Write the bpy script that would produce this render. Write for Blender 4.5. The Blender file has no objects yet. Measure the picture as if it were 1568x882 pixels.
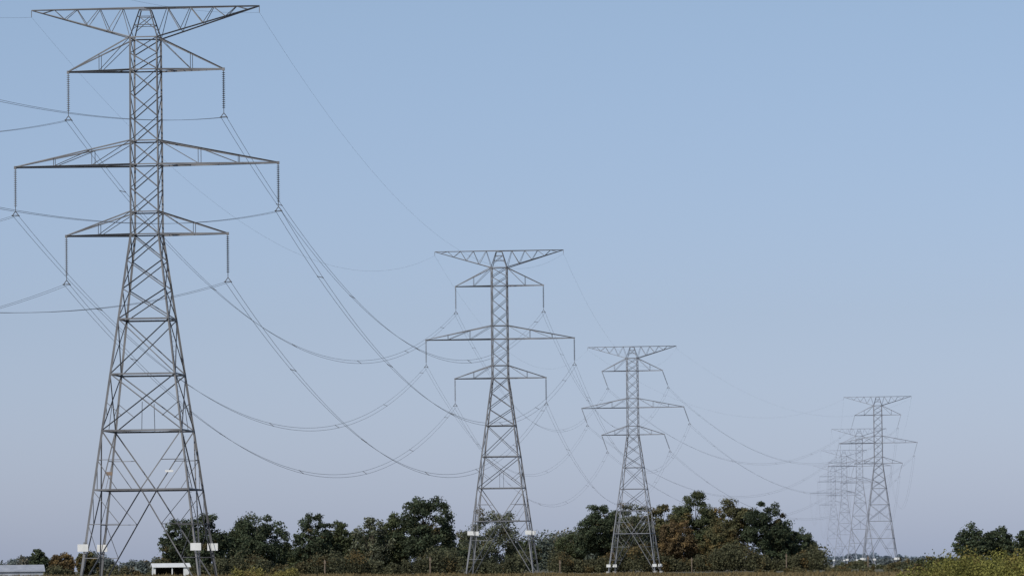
import bpy, math, numpy as np
from mathutils import Vector, Matrix
scene = bpy.context.scene
scene.view_settings.view_transform = 'Standard'
scene.view_settings.look = 'None'
scene.view_settings.exposure = 0

def link(o, parent=None):
    scene.collection.objects.link(o)
    if parent is not None: o.parent = parent
    return o

# ---------------------------------------------------------------- materials
def nodes_of(name):
    m = bpy.data.materials.new(name); m.use_nodes = True
    nt = m.node_tree
    return m, nt, nt.nodes['Principled BSDF']

def mat_noise(name, c1, c2, scale=2.0, rough=0.7, metal=0.0, detail=4, spec=0.3):
    m, nt, b = nodes_of(name)
    tc = nt.nodes.new('ShaderNodeTexCoord')
    n = nt.nodes.new('ShaderNodeTexNoise'); n.inputs['Scale'].default_value = scale; n.inputs['Detail'].default_value = detail
    r = nt.nodes.new('ShaderNodeValToRGB')
    r.color_ramp.elements[0].position = 0.3; r.color_ramp.elements[1].position = 0.7
    r.color_ramp.elements[0].color = (*c1, 1); r.color_ramp.elements[1].color = (*c2, 1)
    nt.links.new(tc.outputs['Object'], n.inputs['Vector'])
    nt.links.new(n.outputs['Fac'], r.inputs['Fac'])
    nt.links.new(r.outputs['Color'], b.inputs['Base Color'])
    b.inputs['Roughness'].default_value = rough
    b.inputs['Metallic'].default_value = metal
    b.inputs['Specular IOR Level'].default_value = spec
    return m

def leaf_material(name):
    m, nt, b = nodes_of(name)
    oi = nt.nodes.new('ShaderNodeObjectInfo')
    at = nt.nodes.new('ShaderNodeAttribute'); at.attribute_name = 'tint'
    sep = nt.nodes.new('ShaderNodeSeparateColor')
    nt.links.new(at.outputs['Color'], sep.inputs['Color'])
    mp = nt.nodes.new('ShaderNodeMapRange')
    mp.inputs['To Min'].default_value = 0.5; mp.inputs['To Max'].default_value = 1.6
    nt.links.new(sep.outputs['Red'], mp.inputs['Value'])
    mix = nt.nodes.new('ShaderNodeMixRGB'); mix.blend_type = 'MIX'
    mix.inputs['Color2'].default_value = (0.18, 0.115, 0.04, 1)
    nt.links.new(sep.outputs['Green'], mix.inputs['Fac'])
    nt.links.new(oi.outputs['Color'], mix.inputs['Color1'])
    mul = nt.nodes.new('ShaderNodeVectorMath'); mul.operation = 'SCALE'
    nt.links.new(mix.outputs['Color'], mul.inputs[0])
    nt.links.new(mp.outputs['Result'], mul.inputs['Scale'])
    nt.links.new(mul.outputs['Vector'], b.inputs['Base Color'])
    b.inputs['Roughness'].default_value = 0.75
    b.inputs['Specular IOR Level'].default_value = 0.2
    tr = nt.nodes.new('ShaderNodeBsdfTranslucent')
    nt.links.new(mul.outputs['Vector'], tr.inputs['Color'])
    ms = nt.nodes.new('ShaderNodeMixShader'); ms.inputs[0].default_value = 0.3
    nt.links.new(b.outputs[0], ms.inputs[1]); nt.links.new(tr.outputs[0], ms.inputs[2])
    nt.links.new(ms.outputs[0], nt.nodes['Material Output'].inputs['Surface'])
    return m

LEAF = leaf_material('leaves')
BARK = mat_noise('bark', (0.06, 0.048, 0.036), (0.14, 0.115, 0.09), 3.0, 0.9)
WHITE = mat_noise('white_paint', (0.70, 0.70, 0.66), (0.82, 0.82, 0.79), 1.5, 0.5)
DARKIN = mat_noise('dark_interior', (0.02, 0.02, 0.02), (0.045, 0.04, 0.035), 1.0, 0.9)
ROOFM = mat_noise('metal_roof', (0.30, 0.32, 0.35), (0.42, 0.44, 0.47), 0.8, 0.5)
WOOD = mat_noise('weathered_wood', (0.12, 0.09, 0.06), (0.24, 0.19, 0.14), 2.0, 0.9)
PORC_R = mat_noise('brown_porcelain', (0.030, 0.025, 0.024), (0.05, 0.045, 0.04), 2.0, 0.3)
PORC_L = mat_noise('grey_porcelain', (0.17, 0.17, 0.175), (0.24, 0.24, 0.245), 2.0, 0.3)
HARD = mat_noise('line_hardware', (0.08, 0.08, 0.085), (0.16, 0.16, 0.165), 2.0, 0.6)
CABLE = mat_noise('aluminium_cable', (0.13, 0.135, 0.145), (0.18, 0.185, 0.195), 0.05, 0.7)
RUSTP = mat_noise('faded_panel', (0.20, 0.15, 0.11), (0.30, 0.22, 0.16), 2.0, 0.8)

# ---------------------------------------------------------------- mesh builder
class MB:
    def __init__(s): s.v = []; s.f = []; s.m = []
    def add(s, vs, fs, mi=0):
        o = len(s.v); s.v += [tuple(p) for p in vs]
        for f in fs: s.f.append([i + o for i in f]); s.m.append(mi)
    def angle(s, p, q, w, mi=0, hint=None):
        """rolled steel angle (L section) from p to q"""
        p = Vector(p); q = Vector(q); d = (q - p)
        if d.length < 1e-6: return
        d.normalize()
        h = Vector(hint) if hint is not None else Vector((0.3, -1, 0.2))
        a = h - d * h.dot(d)
        if a.length < 1e-3:
            h = Vector((1, 0.2, 0.1)); a = h - d * h.dot(d)
        a.normalize(); b = d.cross(a); b.normalize()
        t = max(w * 0.16, 0.012)
        prof = [(0, 0), (w, 0), (w, t), (t, t), (t, w), (0, w)]
        c = w * 0.3
        vs = []
        for e in (p, q):
            for (x, y) in prof: vs.append(e + a * (x - c) + b * (y - c))
        fs = [[i, (i + 1) % 6, (i + 1) % 6 + 6, i + 6] for i in range(6)]
        fs += [[0, 3, 2, 1], [0, 5, 4, 3], [6, 7, 8, 9], [6, 9, 10, 11]]
        s.add(vs, fs, mi)
    def box(s, c, sx, sy, sz, mi=0, rot=0.0):
        cx, cy, cz = c; ca, sa = math.cos(rot), math.sin(rot)
        vs = []
        for z in (-1, 1):
            for (x, y) in ((-1, -1), (1, -1), (1, 1), (-1, 1)):
                X = x * sx / 2; Y = y * sy / 2
                vs.append((cx + X * ca - Y * sa, cy + X * sa + Y * ca, cz + z * sz / 2))
        s.add(vs, [[0, 3, 2, 1], [4, 5, 6, 7], [0, 1, 5, 4], [1, 2, 6, 5], [2, 3, 7, 6], [3, 0, 4, 7]], mi)
    def tube(s, p, q, r1, r2, n=7, mi=0):
        p = Vector(p); q = Vector(q); d = (q - p).normalized()
        h = Vector((0, 0, 1)) if abs(d.z) < 0.9 else Vector((1, 0, 0))
        a = d.cross(h).normalized(); b = d.cross(a)
        vs = []
        for (e, r) in ((p, r1), (q, r2)):
            for i in range(n):
                t = 2 * math.pi * i / n
                vs.append(e + a * math.cos(t) * r + b * math.sin(t) * r)
        s.add(vs, [[i, (i + 1) % n, (i + 1) % n + n, i + n] for i in range(n)] + [list(range(n))[::-1], list(range(n, 2 * n))], mi)
    def mesh(s, name, mats):
        me = bpy.data.meshes.new(name); me.from_pydata(s.v, [], s.f)
        for m in mats: me.materials.append(m)
        me.polygons.foreach_set('material_index', s.m); me.update()
        return me

# ---------------------------------------------------------------- lattice tower
ZW = 28.5
def bw(z):
    if z >= ZW: return 2.30 - 0.10 * (z - ZW) / 15.8
    return 2.30 + (ZW - z) * 0.262
SG = [(-1, -1), (1, -1), (1, 1), (-1, 1)]
def cor(z, k):
    h = bw(z) / 2; return Vector((SG[k][0] * h, SG[k][1] * h, z))
TOPZ, NECK = 46.7, 44.3
ARMS = [(41.7, 44.3, 6.3, 1), (34.1, 36.0, 10.65, 2), (28.5, 30.3, 6.53, 1)]

def lerp(a, b, t): return a + (b - a) * t

def build_frame(sign_z, extra):
    M = MB()
    LEG, HOR, DIA, RED = 0.18, 0.10, 0.085, 0.05
    for k in range(4):
        M.angle(cor(0, k), cor(ZW, k), LEG, 0, (-SG[k][0], -SG[k][1] * 0.2, 0))
        M.angle(cor(ZW, k), cor(NECK, k), LEG * 0.85, 0, (-SG[k][0], -SG[k][1] * 0.2, 0))
    def face(z0, z1, kind, wd=DIA):
        for k in range(4):
            j = (k + 1) % 4
            a0, b0, a1, b1 = cor(z0, k), cor(z0, j), cor(z1, k), cor(z1, j)
            if kind == 'X':
                M.angle(a0, b1, wd); M.angle(b0, a1, wd * 0.85)
            elif kind == 'Z':
                if k == 0: M.angle(b0, a1, wd); M.angle(a0, b1, wd * .6)
                elif k == 2: M.angle(b0, a1, wd * .8)
                else: M.angle(a0, b1, wd * .7)
            elif kind == 'XS':
                M.angle(a0, b1, wd); M.angle(b0, a1, wd)
                c = (a0 + b1 + b0 + a1) / 4
                M.angle(lerp(a0, b0, .5), c, RED)
                M.angle(lerp(a0, c, .5), lerp(a0, a1, .5), RED)
                M.angle(lerp(b0, c, .5), lerp(b0, b1, .5), RED)
            elif kind == 'V':
                c = (a0 + b0) / 2
                for (T, B) in ((a1, a0), (b1, b0)):
                    M.angle(T, c, wd)
                    m = lerp(T, c, .5); l = lerp(T, B, .5)
                    M.angle(m, l, RED); M.angle(l, lerp(B, c, .5), RED)
            elif kind == 'A':
                c = (a1 + b1) / 2
                for (T, B) in ((a1, a0), (b1, b0)):
                    M.angle(B, c, wd * 1.1)
                    for t in (.66, .33):
                        m = lerp(B, c, t); l = lerp(B, T, t)
                        M.angle(m, l, RED)
                        M.angle(m, lerp(B, T, min(1, t + .33)), RED)
    def ring(z, w=HOR, plan=False):
        for k in range(4): M.angle(cor(z, k), cor(z, (k + 1) % 4), w, 0, (0, 0, -1))
        if plan:
            mids = [lerp(cor(z, k), cor(z, (k + 1) % 4), .5) for k in range(4)]
            for k in range(4): M.angle(mids[k], mids[(k + 1) % 4], RED)
    ups = [28.5, 30.3, 32.2, 34.1, 36.0, 37.9, 39.8, 41.7, 43.0, 44.3]
    for i in range(len(ups) - 1): face(ups[i], ups[i + 1], 'Z', 0.10)
    for z in (28.5, 30.3, 34.1, 36.0, 41.7, 44.3): ring(z, HOR)
    lows = [28.5, 26.4, 24.1, 21.7]
    for i in range(3): face(lows[i + 1], lows[i], 'X', 0.09)
    face(17.3, 21.7, 'X', 0.09)
    face(12.8, 17.3, 'XS', 0.09)
    face(8.1, 12.8, 'V', 0.09)
    face(0.0, 8.1, 'A', 0.095)
    for z in (21.7, 17.3, 12.8, 8.1): ring(z, 0.13)
    ring(12.8, 0.05, True)
    for (zb, zt, L, nd) in ARMS:
        for sx in (-1, 1):
            hb, ht = bw(zb) / 2, bw(zt) / 2
            tip = Vector((sx * L, 0, zb))
            for sy in (-1, 1):
                B = Vector((sx * hb, sy * hb, zb)); T = Vector((sx * ht, sy * ht, zt))
                M.angle(B, tip, 0.15, 0, (0, 0, -1)); M.angle(T, tip, 0.11)
                n = nd + 1
                for i in range(1, n):
                    t = i / n
                    M.angle(lerp(B, tip, t), lerp(T, tip, t), RED)
                    M.angle(lerp(B, tip, t), lerp(T, tip, (i - 1) / n), RED)
            for i in range(1, 4):
                t0, t1 = (i - 1) / 4, i / 4
                a = lerp(Vector((sx * hb, -hb, zb)), tip, t0); b = lerp(Vector((sx * hb, hb, zb)), tip, t1)
                M.angle(a, b, RED)
            M.box((sx * L, 0, zb - 0.04), 0.2, 0.14, 0.24, 0)
    LT = 9.25
    hn = bw(NECK) / 2
    for sx in (-1, 1):
        tip = Vector((sx * LT, 0, TOPZ))
        for sy in (-1, 1):
            C = Vector((0, sy * 0.5, TOPZ)); B = Vector((sx * hn, sy * hn, NECK))
            M.angle(C, tip, 0.095); M.angle(B, tip, 0.10)
            n = 9
            for i in range(n - 1):
                C2 = C + Vector((sx * 0.9, 0, 0))
                a = lerp(C2, tip, i / n) if i % 2 else lerp(B, tip, i / n)
                b = lerp(B, tip, (i + 1) / n) if i % 2 else lerp(C2, tip, (i + 1) / n)
                M.angle(a, b, RED * 1.1)
            M.angle(B, (sx * 0.42, sy * 0.42, TOPZ - 0.15), 0.10)
            M.angle((sx * hn * .8, sy * hn * .8, 44.95), (-sx * 0.42, sy * .42, TOPZ - .75), RED)
        M.angle(tip, tip - Vector((0, 0, 0.55)), 0.05)
    for z, h in ((45.3, .78), (46.0, .55), (46.55, .42)):
        for k in range(4):
            j = (k + 1) % 4
            M.angle((SG[k][0] * h, SG[k][1] * h, z), (SG[j][0] * h, SG[j][1] * h, z), RED)
    for k in range(4):
        c = cor(0, k); M.tube((c.x, c.y, -0.3), (c.x, c.y, 0.35), 0.45, 0.4, 10, 2)
    for k in range(4):
        c = cor(sign_z, k)
        M.box((c.x + (-0.1 if SG[k][0] < 0 else 0.05), c.y - 0.2, sign_z), 0.85, 0.05, 0.58, 1)
        M.box((c.x, c.y - 0.14, sign_z), 0.12, 0.06, 0.9, 0)
    if extra:
        c = cor(9.4, 0); M.box((c.x + 1.1, c.y + .05, 9.35), 0.5, 0.05, 0.28, 3)
        M.box((c.x + 5.9, c.y + .05, 9.5), 0.65, 0.05, 0.16, 1)
        z = 3.0
        while z < 44:
            c = cor(z, 1); M.tube(c, c + Vector((0.22, -0.05, 0)), 0.014, 0.014, 4, 0); z += 0.4
    return M

def insulator(M, top, bot, mi, nd=19, seg=9):
    top = Vector(top); bot = Vector(bot); d = (bot - top).normalized()
    h = Vector((1, 0, 0)); a = d.cross(h).normalized(); b = d.cross(a)
    L = (bot - top).length
    M.tube(top, bot, 0.03, 0.03, 5, 2)
    s0 = 0.18; step = (L - 0.5) / nd
    for i in range(nd):
        z = s0 + i * step
        prof = [(0.04, 0), (0.13, 0.04), (0.135, 0.06), (0.05, 0.07)]
        vs = []
        for (r, dz) in prof:
            for k in range(seg):
                t = 2 * math.pi * k / seg
                vs.append(top + d * (z + dz) + a * math.cos(t) * r + b * math.sin(t) * r)
        fs = []
        for q in range(3):
            for k in range(seg):
                fs.append([q * seg + k, q * seg + (k + 1) % seg, (q + 1) * seg + (k + 1) % seg, (q + 1) * seg + k])
        M.add(vs, fs, mi)
    A = bot; P = bot + Vector((-0.25, 0, -0.33)); Q = bot + Vector((0.25, 0, -0.33))
    for (u, v) in ((A, P), (A, Q), (P, Q)): M.tube(u, v, 0.035, 0.035, 5, 2)
    for c in (P, Q): M.tube(c + Vector((0, -0.25, -0.03)), c + Vector((0, 0.25, -0.03)), 0.045, 0.045, 6, 2)

TOWERS = [  # x, y, yaw(deg), insulator lean x, sign height
    (-29.2, 391.5, -5.1, 0.0, 3.5),
    (-1.8, 700.0, -5.0, 0.0, 6.4),
    (24.7, 1013.5, -9.0, 1.15, 1.5),
    (99.6, 1339.0, -8.0, -0.95, 2.5),
    (117.0, 1660.0, -3.1, 0, 2.5),
    (133.0, 1975.0, -3.1, 0, 2.5),
    (149.0, 2290.0, -3.1, 0, 2.5),
]
INS = 3.45
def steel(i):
    k = [0, 0.08, 0.18, 0.42, 0.62, .76, .85][i]  # share of aerial haze painted into the steel colour, growing with distance
    c1 = np.array((0.115, 0.115, 0.12)); c2 = np.array((0.26, 0.26, 0.26)); h = np.array((0.42, 0.46, 0.55))  # dark and light steel, then the pale blue haze colour
    return mat_noise('galvanised_steel_haze_%d' % i, tuple(c1 * (1 - k) + h * k), tuple(c2 * (1 - k) + h * k), 0.35, 0.6, 0.0, 5)
CONC = mat_noise('concrete', (0.3, 0.29, 0.27), (0.42, 0.41, 0.38), 1.5, 0.9)

attach = []
for i, (tx, ty, yaw, lean, sz) in enumerate(TOWERS):
    e = bpy.data.objects.new('transmission_tower', None)
    e.location = (tx, ty, 0); e.rotation_euler = (0, 0, math.radians(yaw)); link(e)
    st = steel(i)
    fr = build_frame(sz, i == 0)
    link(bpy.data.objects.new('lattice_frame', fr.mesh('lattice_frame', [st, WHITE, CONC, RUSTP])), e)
    R = Matrix.Rotation(math.radians(yaw), 4, 'Z'); O = Vector((tx, ty, 0))
    pts = []
    M = MB()
    for (zb, zt, L, nd) in ARMS:
        for sx in (-1, 1):
            top = Vector((sx * L, 0, zb - 0.1))
            dz = math.sqrt(INS ** 2 - lean ** 2)
            bot = top + Vector((lean, 0, -dz))
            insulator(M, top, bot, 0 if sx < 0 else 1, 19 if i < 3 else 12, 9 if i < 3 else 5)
            pts.append(O + R @ (bot + Vector((0, 0, -0.36))))
    for sx in (-1, 1): pts.append(O + R @ Vector((sx * 9.25, 0, TOPZ - 0.55)))
    mats = [PORC_L, PORC_R, HARD] if i < 3 else [st, st, st]  # far insulators reuse the steel colour with haze mixed in
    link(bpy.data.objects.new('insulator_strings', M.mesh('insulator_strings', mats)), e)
    attach.append(pts)

T0 = Vector((-62.0, 86.0, 0)); R0 = Matrix.Rotation(math.radians(-6), 4, 'Z')
e = bpy.data.objects.new('transmission_tower', None); e.location = T0; e.rotation_euler = (0, 0, math.radians(-6)); link(e)
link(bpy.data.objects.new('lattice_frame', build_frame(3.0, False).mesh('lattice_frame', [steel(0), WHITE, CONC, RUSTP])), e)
pts0 = []; M = MB()
for (zb, zt, L, nd) in ARMS:
    for sx in (-1, 1):
        top = Vector((sx * L, 0, zb - .1)); bot = top - Vector((0, 0, INS))
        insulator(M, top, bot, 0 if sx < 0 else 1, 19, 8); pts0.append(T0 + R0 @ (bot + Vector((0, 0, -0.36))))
for sx in (-1, 1): pts0.append(T0 + R0 @ Vector((sx * 9.25, 0, TOPZ - .55)))
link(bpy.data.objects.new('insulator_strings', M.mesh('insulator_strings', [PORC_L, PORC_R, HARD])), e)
chain = [pts0] + attach

def wire_curve(name, polylines, radii):
    cu = bpy.data.curves.new(name, 'CURVE'); cu.dimensions = '3D'
    cu.bevel_depth = 1.0; cu.bevel_resolution = 0
    for pl, rr in zip(polylines, radii):
        sp = cu.splines.new('POLY'); sp.points.add(len(pl) - 1)
        for k, p in enumerate(pl): sp.points[k].co = (p[0], p[1], p[2], 1); sp.points[k].radius = rr
    cu.materials.append(CABLE)
    return bpy.data.objects.new(name, cu)
SPAN_R = [0.0125, 0.018, 0.0125, 0.0135, 0.011, 0.010, 0.010]
for ph in range(6):
    holder = bpy.data.objects.new('power_line', None); link(holder)
    lines = []; radii = []; SP = MB(); keep = {}
    for si, side in enumerate((-0.23, 0.23)):
        for s in range(len(chain) - 1):
            A, B = chain[s][ph], chain[s + 1][ph]
            sag = ((8.1 if ph % 2 else 10.2) if s == 0 else 12.2) + (0.35 if side > 0 and s > 0 else 0) + (ph % 3) * 0.15
            d = (B - A); nrm = Vector((d.y, -d.x, 0)).normalized()
            N = 48; pl = []
            for k in range(N + 1):
                t = k / N
                pl.append(A + d * t + nrm * side + Vector((0, 0, -4 * sag * t * (1 - t))))
            lines.append(pl); radii.append(SPAN_R[s]); keep[(si, s)] = pl
    link(wire_curve('conductors', lines, radii), holder)
    for s in range(1, 4):
        for t in (0.09, 0.27, 0.45, 0.63, 0.81, 0.94):
            k = int(t * 48) + (ph % 3)
            P0, P1 = keep[(0, s)], keep[(1, s)]
            w = 1.0 if s == 1 else .7
            SP.tube(P0[k], P1[k], 0.03 * w, 0.03 * w, 5)
            for P in (P0, P1):
                c = P[k]; dd = (P[min(k + 1, 48)] - P[k - 1]).normalized()
                SP.tube(c - dd * 0.2, c + dd * 0.2, 0.035 * w, 0.035 * w, 5)
    link(bpy.data.objects.new('spacers', SP.mesh('spacers', [HARD])), holder)
for ph in (6, 7):
    pls = []
    for s in range(len(chain) - 1):
        A, B = chain[s][ph], chain[s + 1][ph]; d = B - A
        pls.append([A + d * (k / 48) + Vector((0, 0, -4 * 9.0 * (k / 48) * (1 - k / 48))) for k in range(49)])
    link(wire_curve('shield_wire', pls, [0.007] * len(pls)))

# ---------------------------------------------------------------- foliage
def leaf_cloud(lobes, per, size, autumn=0.0, rg=None):
    V = []; T = []
    for (c, r) in lobes:
        n = int(per * rg.uniform(.7, 1.3))
        d = rg.normal(size=(n, 3)); d /= np.linalg.norm(d, axis=1)[:, None]
        rad = rg.uniform(0.1, 1.0, n) ** 0.5 * (1 + rg.normal(0, .16, n))
        p = np.array(c) + d * rad[:, None] * np.array(r)
        nr = d * 0.7 + rg.normal(size=(n, 3)) * 0.6 + np.array((0, 0, .25))
        nr /= np.linalg.norm(nr, axis=1)[:, None]
        a = np.cross(nr, rg.normal(size=(n, 3))); a /= np.linalg.norm(a, axis=1)[:, None]
        b = np.cross(nr, a)
        s = size * rg.uniform(.5, 1.3, n)[:, None]
        q = np.stack([p - a * s * .6, p + b * s * .4, p + a * s * .6, p - b * s * .4], 1)
        V.append(q.reshape(-1, 3))
        br = np.clip(rg.uniform(.2, .85) + rg.normal(0, .2, n), 0, 1)
        au = np.clip((rg.random() < autumn) * rg.uniform(.2, .7) + rg.normal(0, .08, n), 0, 1)
        t = np.stack([br, au, np.zeros(n), np.ones(n)], 1)
        T.append(np.repeat(t, 4, 0))
    return np.concatenate(V), np.concatenate(T)

def cloud_mesh(name, V, T, woodM=None):
    nq = len(V) // 4
    wv = np.array(woodM.v, dtype=float) if woodM and woodM.v else np.zeros((0, 3))
    wf = woodM.f if woodM else []
    base = len(V)
    me = bpy.data.meshes.new(name)
    larr = np.concatenate([np.arange(base)] + [np.array(f) + base for f in wf]) if wf else np.arange(base)
    sizes = np.concatenate([np.full(nq, 4), np.array([len(f) for f in wf], dtype=int)]) if wf else np.full(nq, 4)
    starts = np.concatenate([[0], np.cumsum(sizes)[:-1]])
    me.vertices.add(base + len(wv)); me.vertices.foreach_set('co', np.concatenate([V, wv]).ravel().astype(np.float32))
    me.loops.add(len(larr)); me.loops.foreach_set('vertex_index', larr.astype(np.int32))
    me.polygons.add(len(sizes)); me.polygons.foreach_set('loop_start', starts.astype(np.int32))
    me.polygons.foreach_set('loop_total', sizes.astype(np.int32))
    me.materials.append(LEAF); me.materials.append(BARK)
    me.polygons.foreach_set('material_index', np.concatenate([np.zeros(nq), np.ones(len(wf))]).astype(np.int32))
    me.update(calc_edges=True)
    at = me.attributes.new('tint', 'FLOAT_COLOR', 'POINT')
    at.data.foreach_set('color', np.concatenate([T, np.tile([.5, 0, 0, 1], (len(wv), 1))]).ravel().astype(np.float32))
    return me

def make_tree(name, x, y, w, h, col, autumn=0.12, dens=1.0, seed=0, leaf=0.36):
    rg = np.random.default_rng(seed)
    R = w / 2
    lean = rg.normal(0, .02 * h, 2)
    big = [(np.array((lean[0], lean[1], h * .60)), np.array((R * .86, R * .86, h * .40)))]
    for i in range(5):
        a = i * 1.2566 + rg.uniform(-.5, .5); rr = R * rg.uniform(.35, .5)
        hh = h * rg.uniform(.34, .64)
        big.append((np.array((rr * math.cos(a), rr * math.sin(a), hh)), np.array((R * .58, R * .58, h * rg.uniform(.24, .32)))))
    cen = []
    nl = int(150 * min(1, dens + .05))
    for i in range(nl):
        c, r = big[0] if i < nl * .5 else big[1 + i % 5]
        d = rg.normal(size=3); d /= np.linalg.norm(d)
        lr = R * rg.uniform(.13, .24)
        k = rg.uniform(.2, 1.0) ** .33
        cen.append([*(c + d * r * k * .92), lr])
    cen = np.array(cen)
    zmin, zmax = cen[:, 2].min(), (cen[:, 2] + cen[:, 3] * .8).max()
    z_lo = h * .10
    cen[:, 2] = z_lo + (cen[:, 2] - zmin) * (h - z_lo) / (zmax - zmin)
    xm = np.abs(cen[:, 0]).max() + R * .15
    cen[:, :2] *= R * 1.06 / xm
    lobes = [((c[0], c[1], c[2]), (c[3] * 1.1, c[3] * 1.1, c[3] * rg.uniform(.65, .95))) for c in cen]
    wood = MB()
    tr = 0.018 * h + 0.05
    fork = h * rg.uniform(.16, .24)
    wood.tube((0, 0, -0.2), (0, 0, fork), tr * 1.25, tr * 0.8, 8)
    wood.tube((0, 0, fork), (lean[0], lean[1], h * .8), tr * .8, tr * .15, 7)
    for i in range(0, nl, 5):
        p = cen[i, :3]
        z0 = rg.uniform(fork * .95, max(fork, min(p[2] * .8, h * .7)))
        f = max(0, (z0 - fork) / (h * .8 - fork))
        s = Vector((lean[0] * f, lean[1] * f, z0)); c2 = Vector(p)
        mid = (s + c2) / 2 + Vector((0, 0, h * .02))
        wood.tube(s, mid, tr * .35, tr * .22, 5); wood.tube(mid, c2, tr * .22, tr * .07, 5)
    per = max(50, 4.0 * R * R * (1.1 if dens >= .8 else .75))
    V, T = leaf_cloud(lobes, per, leaf, autumn, rg)
    me = cloud_mesh(name, V, T, wood)
    o = bpy.data.objects.new(name, me); o.location = (x, y, 0); o.color = (*col, 1); link(o)
    return o

DG = (0.062, 0.082, 0.046); MG = (0.084, 0.102, 0.050); OL = (0.112, 0.112, 0.054); BR = (0.145, 0.105, 0.054); PG = (0.128, 0.14, 0.09)
TREES = [
    ('oak_tree', -61.5, 905, 8.2, 11.4, DG, .03, 1), ('oak_tree', -56.2, 895, 8.8, 12.3, DG, .03, 1),
    ('maple_tree', -47.5, 900, 12.6, 12.4, DG, .03, 1), ('oak_tree', -52.2, 915, 8, 9.6, MG, .05, 1),
    ('oak_tree', -37.2, 900, 7.6, 12.2, DG, .03, 1), ('maple_tree', -32.0, 905, 8.4, 10.6, MG, .06, .9),
    ('poplar_tree', -26.2, 900, 8.4, 11.2, PG, .05, .55), ('oak_tree', -22.3, 905, 8.2, 12.0, MG, .05, 1),
    ('maple_tree', -17.0, 900, 12.0, 14.8, DG, .04, 1), ('poplar_tree', -4.6, 950, 13.0, 13.4, PG, .08, .55),
    ('oak_tree', -42.0, 925, 7.5, 6.4, MG, .1, .9), ('oak_tree', -28.5, 930, 9.5, 9.2, DG, .1, .9), ('oak_tree', -34.6, 925, 8.5, 9.0, MG, .1, .9),
    ('oak_tree', -23.5, 935, 8.5, 9.4, DG, .1, .9),
    ('oak_tree', -12.4, 930, 7.5, 6.8, DG, .1, .9), ('oak_tree', -8.5, 965, 7.5, 8.2, MG, .15, .9), ('oak_tree', 1.5, 965, 7, 7.5, MG, .15, .9),
    ('oak_tree', 19.2, 1100, 12.4, 15.4, DG, .06, 1), ('poplar_tree', 26.3, 1090, 10, 16.0, PG, .15, .65), ('oak_tree', 25.4, 1115, 12, 14.4, MG, .12, 1),
    ('maple_tree', 33.2, 1105, 11.5, 15.4, OL, .25, 1), ('oak_tree', 41.1, 1110, 14, 18.6, MG, .08, 1),
    ('maple_tree', 48.9, 1100, 12, 16.9, OL, .22, 1), ('oak_tree', 56.4, 1095, 11.6, 15.6, DG, .03, 1),
    ('oak_tree', 63.6, 1100, 9, 9.9, DG, .03, 1), ('maple_tree', 36.5, 1085, 9, 11.5, BR, .3, .9), ('maple_tree', 45.5, 1082, 9.5, 11, OL, .4, .9),
    ('oak_tree', 60.5, 1110, 8, 10.8, DG, .05, 1), ('oak_tree', 29.5, 1095, 8, 10, DG, .15, 1),
    ('oak_tree', 12.6, 1120, 8.5, 9.4, MG, .15, .9),
    ('oak_tree', 84.0, 900, 7.6, 8.8, DG, .02, 1), ('oak_tree', 89.4, 905, 7.6, 8.0, DG, .02, 1), ('oak_tree', 94.4, 900, 7, 8.0, DG, .02, 1),
    ('oak_tree', -87.3, 900, 3.8, 5.9, DG, .05, 1), ('maple_tree', -83.2, 900, 5.2, 5.2, BR, .4, .8), ('maple_tree', -79.0, 905, 4.4, 5.4, OL, .4, .8),
]
for i, (k, x, y, w, h, col, au, dn) in enumerate(TREES):
    make_tree(k, x, y, w, h, col, au, dn, seed=100 + i)

def mass(name, x0, x1, y0, y1, hfun, col, n, leaf, per, autumn, seed):
    rg = np.random.default_rng(seed); lobes = []
    for i in range(n):
        x = rg.uniform(x0, x1); y = rg.uniform(y0, y1); h = hfun(x) * rg.uniform(.6, 1.0)
        r = h * rg.uniform(.25, .42)
        lobes.append(((x, y, h - r * .8), (r * 1.15, r, r)))
        lobes.append(((x + rg.normal(0, r * .4), y - r * .3, h * .35), (r * 1.3, r, h * .38)))
    V, T = leaf_cloud(lobes, per, leaf, autumn, rg)
    o = bpy.data.objects.new(name, cloud_mesh(name, V, T)); o.color = (*col, 1); link(o)
    return o
mass('hedgerow_undergrowth', -64, 2, 868, 885, lambda x: 4.0 + 1.6 * math.sin(x * .35), (0.084, 0.088, 0.048), 170, 0.36, 170, .15, 1)
mass('hedgerow_undergrowth', 8, 67, 1060, 1078, lambda x: 4.6 + 1.8 * math.sin(x * .3), (0.086, 0.088, 0.047), 150, 0.40, 180, .2, 2)
mass('distant_tree_line', -240, 20, 2000, 2060, lambda x: 6.8 + 1.5 * math.sin(x * .06) + 1.2 * math.sin(x * .21), (0.13, 0.155, 0.145), 190, 0.9, 260, .1, 3)  # bluish distance haze is put into the leaf colour of all distant lines
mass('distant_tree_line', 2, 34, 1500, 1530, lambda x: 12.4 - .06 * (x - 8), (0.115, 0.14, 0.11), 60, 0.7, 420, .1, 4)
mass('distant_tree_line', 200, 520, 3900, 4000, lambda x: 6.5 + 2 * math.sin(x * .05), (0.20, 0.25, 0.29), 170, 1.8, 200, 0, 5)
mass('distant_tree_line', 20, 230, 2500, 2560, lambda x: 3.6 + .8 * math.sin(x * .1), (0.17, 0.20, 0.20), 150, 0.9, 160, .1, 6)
mass('goldenrod_bush', 15.4, 21.5, 196, 203, lambda x: 1.64 + .55 * max(0, min(1, (x - 16.6) / 1.2)), (0.20, 0.195, 0.05), 46, 0.09, 320, .3, 8)
mass('goldenrod_bush', -17.0, -13.4, 296, 302, lambda x: 1.75, (0.19, 0.17, 0.05), 16, 0.12, 260, .3, 9)
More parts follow.
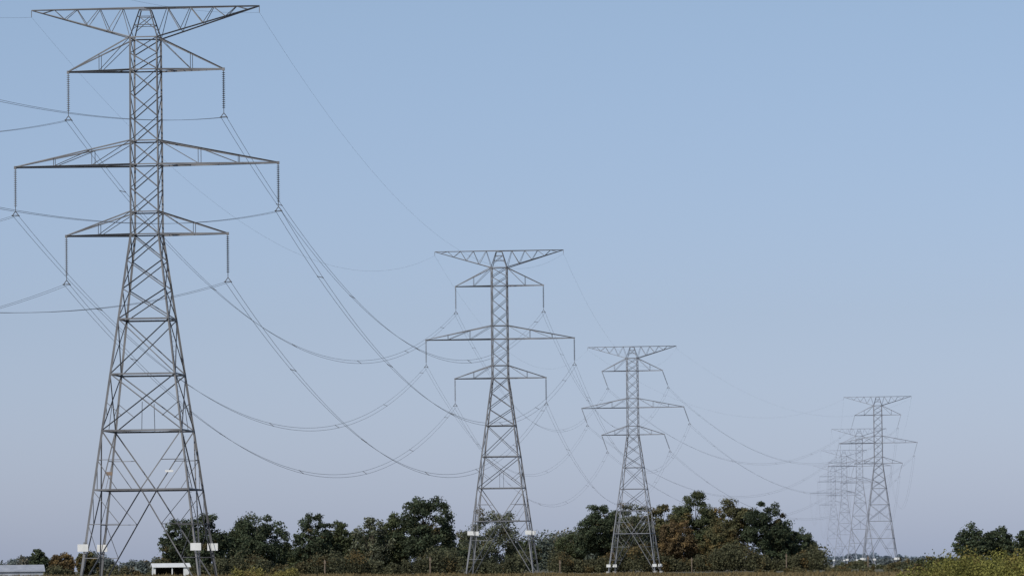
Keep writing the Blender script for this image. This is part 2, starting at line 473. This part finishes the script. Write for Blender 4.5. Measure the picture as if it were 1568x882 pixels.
mass('wild_shrub', 62, 92, 760, 790, lambda x: 2.6 + .5 * math.sin(x), (0.11, 0.125, 0.055), 46, 0.35, 160, .3, 10)
mass('wild_shrub', -98, -62, 860, 880, lambda x: 2.2 + .8 * math.sin(x * .6), (0.11, 0.11, 0.06), 46, 0.35, 160, .3, 11)
mass('wild_shrub', 66, 112, 1120, 1140, lambda x: 1.7 + .6 * math.sin(x * .5), (0.115, 0.125, 0.07), 90, 0.35, 140, .3, 12)
mass('wild_shrub', 38, 66, 770, 780, lambda x: .9 + .3 * math.sin(x * .9), (0.13, 0.12, 0.06), 90, 0.25, 90, .4, 13)

def crop(name, x0, x1, y0, y1, n, seed, c):
    rg = np.random.default_rng(seed)
    x = rg.uniform(x0, x1, n); y = rg.uniform(y0, y1, n)
    h = np.clip(1.0 - .0065 * x, .7, 1.3)
    hh = h * (1 + rg.normal(0, .07, n)) + .04 * np.sin(x * .7) + .04 * np.sin(x * 2.3 + y)
    a = rg.uniform(0, math.pi, n); lx = rg.normal(0, .12, n); ly = rg.normal(0, .12, n); w = rg.uniform(.03, .10, n)
    dx, dy = np.cos(a) * w, np.sin(a) * w
    z = np.zeros(n)
    q = np.stack([np.stack([x - dx, y - dy, z], 1), np.stack([x + dx, y + dy, z], 1),
                  np.stack([x + lx + dx * .8, y + ly + dy * .8, hh * .85], 1), np.stack([x + lx * 1.3 - dx * .3, y + ly, hh], 1)], 1)
    T = np.stack([np.clip(rg.normal(.45, .25, n), 0, 1), np.clip(rg.normal(.3, .2, n), 0, 1), z, z + 1], 1)
    o = bpy.data.objects.new(name, cloud_mesh(name, q.reshape(-1, 3), np.repeat(T, 4, 0))); o.color = (*c, 1); link(o)
crop('crop_field', -60, 60, 340, 470, 60000, 20, (0.22, 0.175, 0.085))

# ---------------------------------------------------------------- ground
gm, nt, b = nodes_of('farmland')
tc = nt.nodes.new('ShaderNodeTexCoord')
n1 = nt.nodes.new('ShaderNodeTexNoise'); n1.inputs['Scale'].default_value = 0.012; n1.inputs['Detail'].default_value = 6
n2 = nt.nodes.new('ShaderNodeTexNoise'); n2.inputs['Scale'].default_value = 1.4; n2.inputs['Detail'].default_value = 8
r = nt.nodes.new('ShaderNodeValToRGB'); el = r.color_ramp.elements
el[0].position = .38; el[0].color = (0.09, 0.095, 0.05, 1); el[1].position = .65; el[1].color = (0.20, 0.16, 0.09, 1)
mx = nt.nodes.new('ShaderNodeMixRGB'); mx.blend_type = 'MULTIPLY'; mx.inputs[0].default_value = .5
for nn in (n1, n2): nt.links.new(tc.outputs['Object'], nn.inputs['Vector'])
nt.links.new(n1.outputs['Fac'], r.inputs['Fac']); nt.links.new(r.outputs['Color'], mx.inputs[1]); nt.links.new(n2.outputs['Fac'], mx.inputs[2])
nt.links.new(mx.outputs[0], b.inputs['Base Color']); b.inputs['Roughness'].default_value = .95
G = MB(); G.add([(-6000, -500, 0), (6000, -500, 0), (6000, 14000, 0), (-6000, 14000, 0)], [[0, 1, 2, 3]])
link(bpy.data.objects.new('ground', G.mesh('ground', [gm])))

# ---------------------------------------------------------------- small buildings and posts
def shed(name, x, y, L, D, hw, hr, open_bay):
    e = bpy.data.objects.new(name, None); e.location = (x, y, 0); e.rotation_euler = (0, 0, math.radians(8)); link(e)
    W = MB(); t = .12
    W.box((0, D / 2, hw / 2), L, t, hw)
    W.box((-L / 2 + t / 2, 0, hw / 2), t, D - 2 * t, hw); W.box((L / 2 - t / 2, 0, hw / 2), t, D - 2 * t, hw)
    if open_bay:
        W.box((L / 2 - .40, -D / 2, hw / 2), .8, t, hw); W.box((-L / 2 + .12, -D / 2, hw / 2), .24, t, hw); W.box((.1, -D / 2, hw / 2), .16, t, hw)
    else:
        W.box((0, -D / 2, hw / 2), L, t, hw)
    for s in (-1, 1):
        W.add([(s * (L / 2 - .01), -D / 2, hw), (s * (L / 2 - .01), D / 2, hw), (s * (L / 2 - .01), 0, hr)], [[0, 1, 2]])
    link(bpy.data.objects.new('walls', W.mesh('walls', [WHITE if open_bay else ROOFM])), e)
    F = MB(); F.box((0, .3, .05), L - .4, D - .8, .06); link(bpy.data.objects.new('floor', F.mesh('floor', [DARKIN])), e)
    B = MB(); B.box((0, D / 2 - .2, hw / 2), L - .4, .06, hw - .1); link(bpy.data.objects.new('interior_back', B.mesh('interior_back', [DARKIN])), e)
    Rf = MB(); o = .25
    for s in (-1, 1):
        Rf.add([(-L / 2 - o, s * (D / 2 + o), hw - .05), (L / 2 + o, s * (D / 2 + o), hw - .05), (L / 2 + o, 0, hr + .05), (-L / 2 - o, 0, hr + .05),
                (-L / 2 - o, s * (D / 2 + o), hw + .05), (L / 2 + o, s * (D / 2 + o), hw + .05), (L / 2 + o, 0, hr + .15), (-L / 2 - o, 0, hr + .15)],
               [[0, 1, 2, 3], [4, 5, 6, 7], [0, 1, 5, 4], [1, 2, 6, 5], [0, 3, 7, 4]])
    link(bpy.data.objects.new('roof', Rf.mesh('roof', [WHITE if open_bay else ROOFM])), e)
shed('farm_shed', -49.2, 700, 5.0, 4.5, 2.1, 2.5, True)
shed('metal_barn', -73.0, 700, 11, 7, 1.7, 2.5, False)
for (x, y, h) in ((-14.2, 820, 3.4), (-31.8, 820, 3.1), (55.3, 1000, 3.6), (7.5, 820, 2.6), (36.0, 1000, 3.0), (70.5, 980, 2.9)):
    P = MB(); P.tube((0, 0, -.2), (0, 0, h), .13, .10, 8); P.box((0, -.12, h - .45), .35, .05, .45)
    o = bpy.data.objects.new('wooden_post', P.mesh('wooden_post', [WOOD])); o.location = (x, y, 0); link(o)

# ---------------------------------------------------------------- light
SUN_EL, SUN_AZ = math.radians(42), math.radians(215)
world = bpy.data.worlds.new('World'); scene.world = world; world.use_nodes = True
wt = world.node_tree; bg = wt.nodes['Background']
sky = wt.nodes.new('ShaderNodeTexSky'); sky.sky_type = 'NISHITA'; sky.sun_disc = False
sky.sun_elevation = SUN_EL; sky.sun_rotation = SUN_AZ; sky.dust_density = 0.6; sky.ozone_density = 2.0; sky.air_density = 1.0
tcw = wt.nodes.new('ShaderNodeTexCoord'); sx = wt.nodes.new('ShaderNodeSeparateXYZ')
wt.links.new(tcw.outputs['Generated'], sx.inputs[0])
rp = wt.nodes.new('ShaderNodeValToRGB'); cr = rp.color_ramp
def stp(pos, c, el=None):
    e = el or cr.elements.new(pos); e.position = pos; e.color = (c[0] / 2, c[1] / 2, c[2] / 2, 1)
stp(0.0, (0.85, 0.99, 1.66), cr.elements[0]); stp(0.5, (1, 1, 1.05), cr.elements[1])
stp(0.05, (0.85, 0.90, 1.28)); stp(0.115, (0.99, 0.99, 1.17))
wt.links.new(sx.outputs['Z'], rp.inputs['Fac'])
mm = wt.nodes.new('ShaderNodeMixRGB'); mm.blend_type = 'MULTIPLY'; mm.inputs[0].default_value = 1
wt.links.new(sky.outputs[0], mm.inputs[1]); wt.links.new(rp.outputs[0], mm.inputs[2])
sc2 = wt.nodes.new('ShaderNodeVectorMath'); sc2.operation = 'SCALE'; sc2.inputs['Scale'].default_value = 2.0
wt.links.new(mm.outputs[0], sc2.inputs[0])
wt.links.new(sc2.outputs['Vector'], bg.inputs['Color']); bg.inputs['Strength'].default_value = 0.08
sd = bpy.data.lights.new('sun', 'SUN'); sd.energy = 3.1; sd.angle = math.radians(.5); sd.color = (1, .96, .90)
so = bpy.data.objects.new('sun', sd); link(so)
dirs = Vector((math.sin(SUN_AZ) * math.cos(SUN_EL), math.cos(SUN_AZ) * math.cos(SUN_EL), math.sin(SUN_EL)))
so.rotation_euler = dirs.to_track_quat('Z', 'Y').to_euler(); so.location = (0, 0, 100)

# ---------------------------------------------------------------- camera
cd = bpy.data.cameras.new('camera'); cd.sensor_width = 36; cd.lens = 36 * 7500 / 1568
cd.clip_start = 1; cd.clip_end = 30000
cam = bpy.data.objects.new('camera', cd); link(cam)
p = math.atan(425 / 7500); th = math.radians(.65)
F = Vector((0, math.cos(p), math.sin(p))); U0 = Vector((0, -math.sin(p), math.cos(p))); Rr = Vector((1, 0, 0))
Rv = Rr * math.cos(th) - U0 * math.sin(th); Uv = U0 * math.cos(th) + Rr * math.sin(th)
cam.matrix_world = Matrix(((Rv.x, Uv.x, -F.x, 0), (Rv.y, Uv.y, -F.y, 0), (Rv.z, Uv.z, -F.z, 1.7), (0, 0, 0, 1)))
scene.camera = cam
